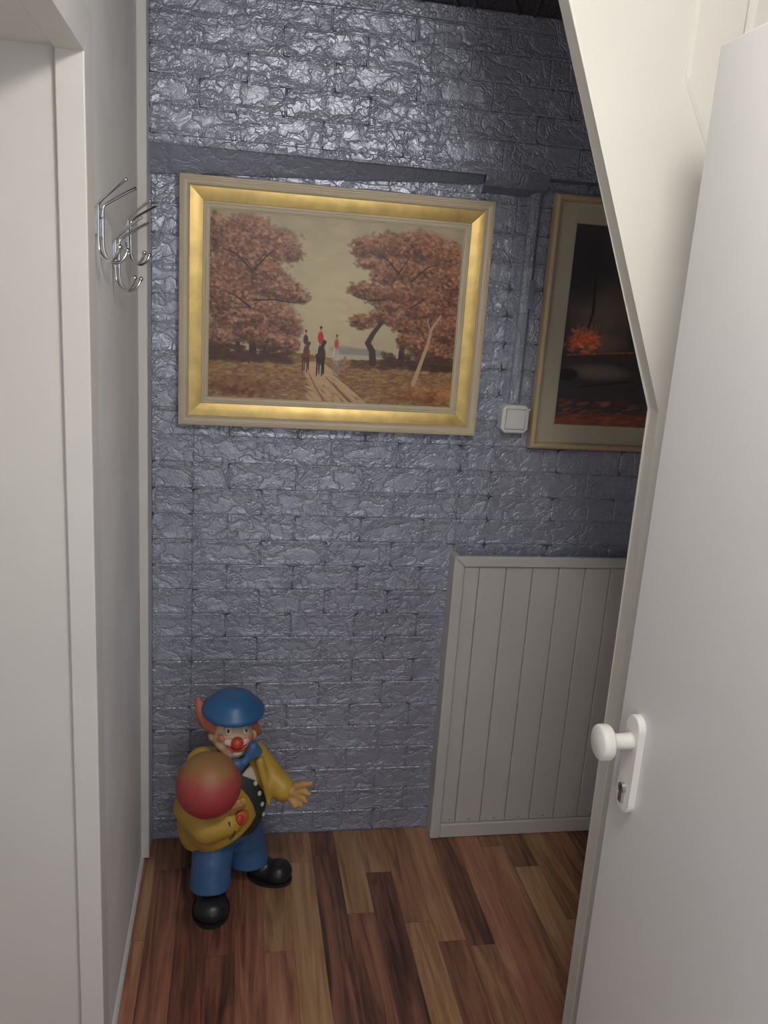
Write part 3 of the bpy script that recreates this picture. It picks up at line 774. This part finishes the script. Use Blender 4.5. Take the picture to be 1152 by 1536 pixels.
frame_sweep('linen_liner', gx0, gx1, gz0, gz1, [(.0180, .010), (.0184, .0120), (.026, .0105), (.062, .0125), (.067, .012), (.0685, .006)], FY, 'linen', p2)
c2.sheet('print', gx0 + .067, gx1 - .067, gz0 + .067, gz1 - .067, FY - .0065, p2, 'fireplace_print')
bm = bbox(gx0 + .004, gx1 - .004, FY - .003, FY, gz0 + .004, gz1 - .004); bmesh.ops.translate(bm, verts=bm.verts, vec=-Vector(p2.location)); obj('back_board', bm, 'tan', p2)

# ------------------------------------------------------------------ light switch and its cable conduit
s0 = at_y(753, 609, 2.135); s1 = at_y(793, 649, 2.135)
sx, sz = (s0.x + s1.x) / 2, (s0.z + s1.z) / 2; sh = 0.038
sw_t = thing('light_switch', 'square white light switch on the foil wall between the two pictures', 'switch', (sx, YW, sz))
o8 = [(-sh, -sh + .011), (-sh + .011, -sh), (sh - .011, -sh), (sh, -sh + .011), (sh, sh - .011), (sh - .011, sh), (-sh + .011, sh), (-sh, sh - .011)]
bm = prism(o8, 'y', -0.038, -0.0005); bmesh.ops.bevel(bm, geom=[e for e in bm.edges if all(v.co.y < -.03 for v in e.verts)], offset=.005, segments=3, profile=.5, affect='EDGES')
obj('housing', bm, 'plastic', sw_t)
rk = sh * 0.70
bm = bmesh.new(); v8 = box(bm, -rk, rk, -.0435, -.037, -rk, rk)
for v in v8:
    if v.co.y < -.04 and v.co.z < 0: v.co.y += .0035
bmesh.ops.bevel(bm, geom=bm.edges[:], offset=.0015, segments=2, profile=.5, affect='EDGES')
obj('rocker', bm, 'plastic', sw_t)
bm = bmesh.new(); box(bm, -rk - .0012, rk + .0012, -.0384, -.037, -rk - .0012, rk + .0012); obj('rocker_gap', bm, 'nail', sw_t)
cx = at_y(778, 560, 2.15).x; cx2 = at_y(808, 290, 2.15).x
cd = thing('cable_conduit', 'foil-covered cable conduit running down from wall ledge to light switch', 'conduit', (cx, YW, sz + sh))
def cpart(name, bm, mat='foil'):
    bmesh.ops.translate(bm, verts=bm.verts, vec=-Vector(cd.location)); return obj(name, bm, mat, cd, smooth=False)
bm = bmesh.new(); n = 14; prev = None; rr = random.Random(3)
for i in range(n + 1):
    t = i / n; z = sz + sh - .002 + (ZU - 0.012 - (sz + sh)) * t; xc = cx + (cx2 - cx) * t
    ring = [bm.verts.new((xc + dx * (1 + rr.uniform(-.08, .08)), YW - dy + rr.uniform(-.001, .001), z)) for dx, dy in ((-.017, 0.0), (-.014, .013), (-.006, .020), (.006, .020), (.012, .014), (.018, .004), (.020, 0.0))]
    if prev:
        for k in range(6): bm.faces.new([prev[k], prev[k + 1], ring[k + 1], ring[k]])
    prev = ring
cpart('upright_run', bm)
cpart('foil_patch', bbox(cx + .002, cx + .020, YW - .0235, YW - .0205, sz + .290, sz + .365, bevel=.001), 'foil_plain')
bm = bmesh.new(); prev = None
for i in range(9):
    xx = 0.60 + (cx2 + .02 - 0.60) * i / 8
    ring = [bm.verts.new((xx, YW - dy + rr.uniform(-.001, .001), ZU + dz + rr.uniform(-.0015, .0015))) for dy, dz in ((0.042, .004), (.038, -.016), (.030, -.030), (.012, -.040), (0, -.046))]
    if prev:
        for k in range(4): bm.faces.new([prev[k], prev[k + 1], ring[k + 1], ring[k]])
    prev = ring
bm.faces.new(prev + [bm.verts.new((prev[0].co.x, YW, ZU + .004))])
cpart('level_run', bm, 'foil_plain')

# ------------------------------------------------------------------ chrome coat hooks on the left wall
def coat_hook(y, z, label, s=1.0):
    t = thing('coat_hook', label, 'coat hook', (XL, y, z), 'chrome coat hooks on the left wall')
    o2 = [(-.020, -.062), (-.014, -.068), (.014, -.068), (.020, -.062), (.020, .002), (.014, .008), (-.014, .008), (-.020, .002)]
    bm = prism([(a * s * 1.3, b * s * .6 - .012) for a, b in o2], 'x', 0.0005, .004, bevel=.0008, seg=1)
    obj('back_plate', bm, 'chrome', t)
    for sg in (-1, 1):
        yb = sg * .024 * s; da = sg * .62
        def q(o_, zz, base=0.0): return (0.0065 + o_ * math.cos(da) * s, yb + o_ * math.sin(da) * s, zz * s)
        pts = [q(.060, .034), q(.045, .026), q(.022, .012), q(.008, .003), q(.001, -.004), q(0, -.016), q(0, -.040), q(0, -.062), q(.002, -.074), q(.008, -.084), q(.018, -.090), q(.029, -.088), q(.038, -.080), q(.043, -.070)]
        bm = bmesh.new(); tube(bm, smooth_path(pts, 4), .0028, 10); obj('wire', bm, 'chrome', t, smooth=True)
        bm = bmesh.new(); sphere(bm, q(.0435, -.068), .0048, None, 16, 10); obj('ball_tip', bm, 'chrome', t, smooth=True)
    bm = bmesh.new(); tube(bm, [(0.0065, -.026 * s, -.02 * s), (0.0065, .026 * s, -.02 * s)], .0018, 8); obj('cross_wire', bm, 'chrome', t, smooth=True)
    return t
coat_hook(1.505, 1.682, 'chrome double wire coat hook beside the doorway casing', 1.02)
coat_hook(1.700, 1.640, 'chrome double wire coat hook hung lowest, between two others', 1.05)
coat_hook(1.885, 1.690, 'chrome double wire coat hook closest to the foil brick wall', 1.0)

# ------------------------------------------------------------------ ceiling lamp above the entrance (out of view, it lights the hall)
lt = thing('ceiling_lamp', 'round opal ceiling lamp fixed above the entrance', 'lamp', (LAMP_POS[0], LAMP_POS[1], ZC))
bm = bmesh.new(); lathe(bm, [(0, 0), (.10, 0), (.105, .006), (.10, .022), (0, .022)], (0, 0, 0), (0, 0, -1), 40); obj('lamp_base', bm, 'plastic', lt, smooth=True)
bm = bmesh.new(); lathe(bm, [(.095, .0221), (.110, .040), (.112, .070), (.098, .105), (.062, .130), (0, .140)], (0, 0, 0), (0, 0, -1), 40); obj('lamp_glass', bm, 'lamp', lt, smooth=True)

# ------------------------------------------------------------------ the clown
cl = thing('clown_figure', 'clown figurine with blue hat and yellow jacket standing on the floor', 'figurine', (0.03, 1.92, 0))
def V3(p): return tuple(p)
hc = at_y(349, 1100, 1.925); HEAD_C, HEAD_R = tuple(hc), (.052, .050, .058)
# trousers: one continuous piece
ha = (-.030, 1.950, .185); hb = (.035, 1.970, .185)
blob('trousers', [('s', (0.0, 1.962, .195), (.088, .070, .065)),
                  ('c', [ha, (-.038, 1.900, .115), (-.040, 1.878, .035)], [.062, .053, .056]),
                  ('c', [hb, (.050, 1.985, .115), (.062, 1.990, .035)], [.060, .054, .056])], 'c_blue', cl, .005,
     cut=[((0, 1.93, .056), (0.0, -0.12, -1))])
# shoes
def shoe(c, ang, L_, W_, H_):
    rot = Matrix.Rotation(ang, 3, 'Z'); C_ = Vector(c)
    def w(x_, y_, z_): return tuple(C_ + rot @ Vector((x_, y_, z_)))
    o = blob('shoe', [('s', w(0, -L_ * .22, H_ * .45), (W_ * .5, L_ * .30, H_ * .52), rot), ('s', w(0, L_ * .2, H_ * .48), (W_ * .42, L_ * .30, H_ * .55), rot), ('s', w(0, 0, H_ * .4), (W_ * .44, L_ * .42, H_ * .42), rot)], 'c_black', cl, .004, cut=[((0, 0, .003), (0, 0, -1))])
    b2 = bmesh.new()
    pts = [w(W_ * .53 * math.cos(t), L_ * .53 * math.sin(t), 0) for t in np.linspace(0, 2 * math.pi, 28, endpoint=False)]
    lo = [b2.verts.new(Vector((p[0], p[1], 0.0005)) - Vector(cl.location)) for p in pts]; hi = [b2.verts.new(Vector((p[0], p[1], .009)) - Vector(cl.location)) for p in pts]
    b2.faces.new(lo[::-1]); b2.faces.new(hi)
    for k in range(28): b2.faces.new([lo[k], lo[(k + 1) % 28], hi[(k + 1) % 28], hi[k]])
    obj('sole', b2, 'c_black', o)
shoe((-.036, 1.862, 0), 0.05, .130, .092, .062)
shoe((.118, 1.978, 0), 1.15, .122, .080, .060)
# waistcoat / trunk
VC, VR = (.018, 1.955, .275), (.086, .076, .135)
blob('waistcoat', [('s', VC, VR), ('s', (.012, 1.955, .375), (.060, .052, .05))], 'c_vest', cl, .005)
# jacket, the front that hangs over the belly with the arm that carries the ball
JC, JR = (-.020, 1.930, .250), (.100, .090, .122)
j = blob('jacket', [('s', JC, JR), ('s', (-.048, 1.955, .365), (.052, .050, .048)), ('s', (-.06, 1.955, .20), (.070, .075, .09)),
                    ('c', [(-.064, 1.945, .375), (-.092, 1.895, .285), (-.050, 1.862, .245), (.005, 1.860, .262)], [.046, .044, .040, .034])], 'c_yellow', cl, .005,
         cut=[((-.10, 1.88, .142), (.60, 0.15, -1)), ((.074, 1.9, .29), (1, -.12, 0.10))])
def on_jacket(px, py, lift=.003):
    p, n = hit_ellipsoid(px, py, (-.020, 1.925, .25), (.101, .095, .126)); return p + n * lift, n
def disc(name, p, n, r1, r2, th, mat, parent, up=Vector((0, 0, 1))):
    rot = n.to_track_quat('Z', 'Y').to_matrix(); b2 = bmesh.new(); sphere(b2, p - Vector(cl.location), (r1, r2, th), rot, 20, 10)
    return obj(name, b2, mat, parent, smooth=True)
p, n = on_jacket(363, 1226, 0); disc('red_flower', p, n, .020, .020, .009, 'c_orange', j)
p, n = on_jacket(359, 1228, .004); disc('flower_centre', p, n, .011, .014, .008, 'c_red', j)
p, n = on_jacket(303, 1250, 0); disc('brown_patch', p, n, .016, .020, .006, 'c_brown', j)
b2 = bmesh.new(); tube(b2, smooth_path([on_jacket(a_, b_, .004)[0] - Vector(cl.location) for a_, b_ in ((343, 1232), (345, 1240), (351, 1246), (348, 1254), (343, 1257))], 5), .0022, 8); obj('black_squiggle', b2, 'c_dark', j, smooth=True)
# lapel and sleeve of the outstretched arm
blob('sleeve', [('c', [(.066, 1.955, .392), (.112, 1.925, .340), (.140, 1.905, .322)], [.036, .038, .033]),
                ('c', [(.078, 1.905, .405), (.094, 1.893, .345), (.106, 1.893, .285)], [.013, .010, .006])], 'c_yellow', cl, .004)
hand_pts = [('s', (.162, 1.893, .322), (.024, .016, .020)),
            ('c', [(.140, 1.905, .322), (.160, 1.893, .322)], [.022, .018]),
            ('c', [(.168, 1.890, .335), (.190, 1.884, .346), (.208, 1.880, .350)], [.011, .0095, .0075]),
            ('c', [(.176, 1.888, .325), (.196, 1.878, .327), (.206, 1.874, .324)], [.010, .009, .007]),
            ('c', [(.174, 1.886, .316), (.190, 1.876, .310), (.198, 1.872, .304)], [.010, .0085, .007]),
            ('c', [(.168, 1.886, .308), (.180, 1.876, .298), (.186, 1.872, .291)], [.0095, .008, .0065]),
            ('c', [(.158, 1.884, .306), (.166, 1.876, .296), (.171, 1.872, .290)], [.009, .008, .0065])]
blob('open_hand', hand_pts, 'c_skin', cl, .0028, smooth_it=4)
# ball and the hand under it
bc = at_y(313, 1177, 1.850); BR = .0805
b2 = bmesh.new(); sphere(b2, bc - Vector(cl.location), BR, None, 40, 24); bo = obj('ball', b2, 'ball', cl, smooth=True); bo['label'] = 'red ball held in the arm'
hp0 = at_y(352, 1212, 1.835)
def hpnt(dx, dy, dz): return (hp0.x + dx, hp0.y + dy, hp0.z + dz)
blob('holding_hand', [('s', hpnt(-.010, .012, -.006), (.022, .018, .015))] + [('c', [hpnt(-.014 + k * .010, .004, -.008 + k * .003), hpnt(-.016 + k * .013, -.008, .004 + k * .005), hpnt(-.018 + k * .012, -.010, .018 + k * .004)], [.0085, .0075, .006]) for k in range(4)] + [('c', [hpnt(-.028, .006, -.008), hpnt(-.042, -.002, -.006), hpnt(-.052, -.004, .002)], [.009, .008, .0065])], 'c_skin', cl, .0028, smooth_it=4)
# shirt front, bow tie, buttons
def on_vest(px, py, lift=.002):
    p, n = hit_ellipsoid(px, py, VC, VR); return p + n * lift, n
tri = [(383, 1137), (362, 1163), (385, 1172)]
b2 = bmesh.new(); N = 8; idx = {}
for a_ in range(N + 1):
    for b_ in range(N + 1 - a_):
        c_ = N - a_ - b_
        p, n = on_vest(sum(t[0] * w_ for t, w_ in zip(tri, (a_, b_, c_))) / N, sum(t[1] * w_ for t, w_ in zip(tri, (a_, b_, c_))) / N, .003)
        idx[a_, b_] = b2.verts.new(p - Vector(cl.location))
for a_ in range(N):
    for b_ in range(N - a_):
        b2.faces.new([idx[a_, b_], idx[a_ + 1, b_], idx[a_, b_ + 1]])
        if a_ + b_ < N - 1: b2.faces.new([idx[a_ + 1, b_], idx[a_ + 1, b_ + 1], idx[a_, b_ + 1]])
so = obj('shirt_front', b2, 'c_pale', cl, smooth=True); so.modifiers.new('thick', 'SOLIDIFY').thickness = .004
for k, (a_, b_) in enumerate([(383, 1175), (389, 1190), (393, 1206), (395, 1221)]):
    p, n = on_vest(a_, b_, .001); disc('button', p, n, .0062, .0068, .004, 'c_pale', cl)
t0, t1, t2 = at_y(350, 1152, 1.880), at_y(366, 1143, 1.874), at_y(383, 1123, 1.886)
blob('bow_tie', [('c', [V3(t0 + Vector((-.004, 0, .006))), V3(t1)], [.022, .006]), ('c', [V3(t0 + Vector((.004, 0, -.014))), V3(t1)], [.015, .006]), ('c', [V3(t1), V3(t2 + Vector((-.006, 0, .005)))], [.006, .016]), ('c', [V3(t1), V3(t2 + Vector((.006, 0, -.008)))], [.006, .013]), ('s', V3(t1), .012)], 'c_blue', cl, .004)
# head
head = blob('head', [('s', HEAD_C, HEAD_R), ('s', (HEAD_C[0] + .002, HEAD_C[1] - .012, HEAD_C[2] - .030), (.036, .036, .030)), ('s', (HEAD_C[0] - .022, HEAD_C[1] - .022, HEAD_C[2] - .012), .022), ('s', (HEAD_C[0] + .026, HEAD_C[1] - .022, HEAD_C[2] - .012), .022),
                     ('c', [(HEAD_C[0], HEAD_C[1] + .01, HEAD_C[2] - .03), (.012, 1.955, .385)], [.032, .032]), ('s', (HEAD_C[0] - .052, HEAD_C[1] - .002, HEAD_C[2] - .004), (.009, .012, .015)), ('s', (HEAD_C[0] + .052, HEAD_C[1] - .002, HEAD_C[2] - .004), (.009, .012, .015))], 'c_face', cl, .003)
def on_head(px, py, lift=0.0):
    p, n = hit_ellipsoid(px, py, (HEAD_C[0], HEAD_C[1] - .004, HEAD_C[2] - .003), (.051, .052, .060)); return p + n * lift, n
for a_, b_, r1, r2, th, mt, nm in [(331, 1108, .011, .010, .005, 'c_cheek', 'cheek'), (377, 1104, .010, .010, .005, 'c_cheek', 'cheek'),
                                   (343, 1096, .010, .012, .004, 'c_pale', 'eye_white'), (368, 1095, .010, .012, .004, 'c_pale', 'eye_white'),
                                   (343, 1097, .0042, .0065, .0055, 'c_dark', 'pupil'), (368, 1096, .0042, .0065, .0055, 'c_dark', 'pupil'),
                                   (344, 1114, .014, .009, .0055, 'c_pale', 'muzzle'), (368, 1112, .012, .009, .0055, 'c_pale', 'muzzle'), (356, 1130, .013, .008, .006, 'c_pale', 'chin')]:
    p, n = on_head(a_, b_); disc(nm, p, n, r1, r2, th, mt, head)
p, n = on_head(355, 1113, .008); b2 = bmesh.new(); sphere(b2, p - Vector(cl.location), .0155, None, 24, 14); obj('nose', b2, 'c_red', head, smooth=True)
b2 = bmesh.new(); tube(b2, smooth_path([on_head(a_, b_, .004)[0] - Vector(cl.location) for a_, b_ in ((341, 1117), (347, 1122), (356, 1125), (365, 1121), (371, 1114))], 5), .0034, 8); obj('mouth', b2, 'c_red', head, smooth=True)
for e in ([(337, 1091), (342, 1088), (347, 1090)], [(363, 1090), (368, 1087), (373, 1089)]):
    b2 = bmesh.new(); tube(b2, smooth_path([on_head(a_, b_, .001)[0] - Vector(cl.location) for a_, b_ in e], 4), .0016, 6); obj('eyebrow', b2, 'c_dark', head, smooth=True)
# hair tufts
hl = [at_y(297, 1050, 1.945), at_y(304, 1070, 1.935), at_y(314, 1084, 1.925), at_y(323, 1095, 1.915)]
hair = blob('hair', [('c', [V3(q_) for q_ in hl], [.009, .019, .021, .014]), ('s', V3(at_y(308, 1082, 1.94)), .018), ('s', V3(at_y(300, 1062, 1.945)), .013)], 'c_hair', cl, .004, smooth_it=3)
blob('hair_tuft', [('c', [V3(at_y(382, 1088, 1.93)), V3(at_y(387, 1098, 1.94))], [.012, .010])], 'c_hair', cl, .004, smooth_it=3)
# hat: a shallow dome with a rolled brim, tipped towards the viewer
hb_ = at_y(350, 1063, 1.925)
ax = Vector((0.04, -0.08, 1)).normalized()
b2 = bmesh.new()
lathe(b2, [(0, -.012), (.052, -.012), (.070, -.010), (.077, -.004), (.078, .003), (.074, .009), (.066, .014), (.060, .022), (.052, .031), (.038, .039), (.018, .043), (0, .044)], hb_ - Vector(cl.location), ax, 48)
obj('hat', b2, 'c_hat', cl, smooth=True)
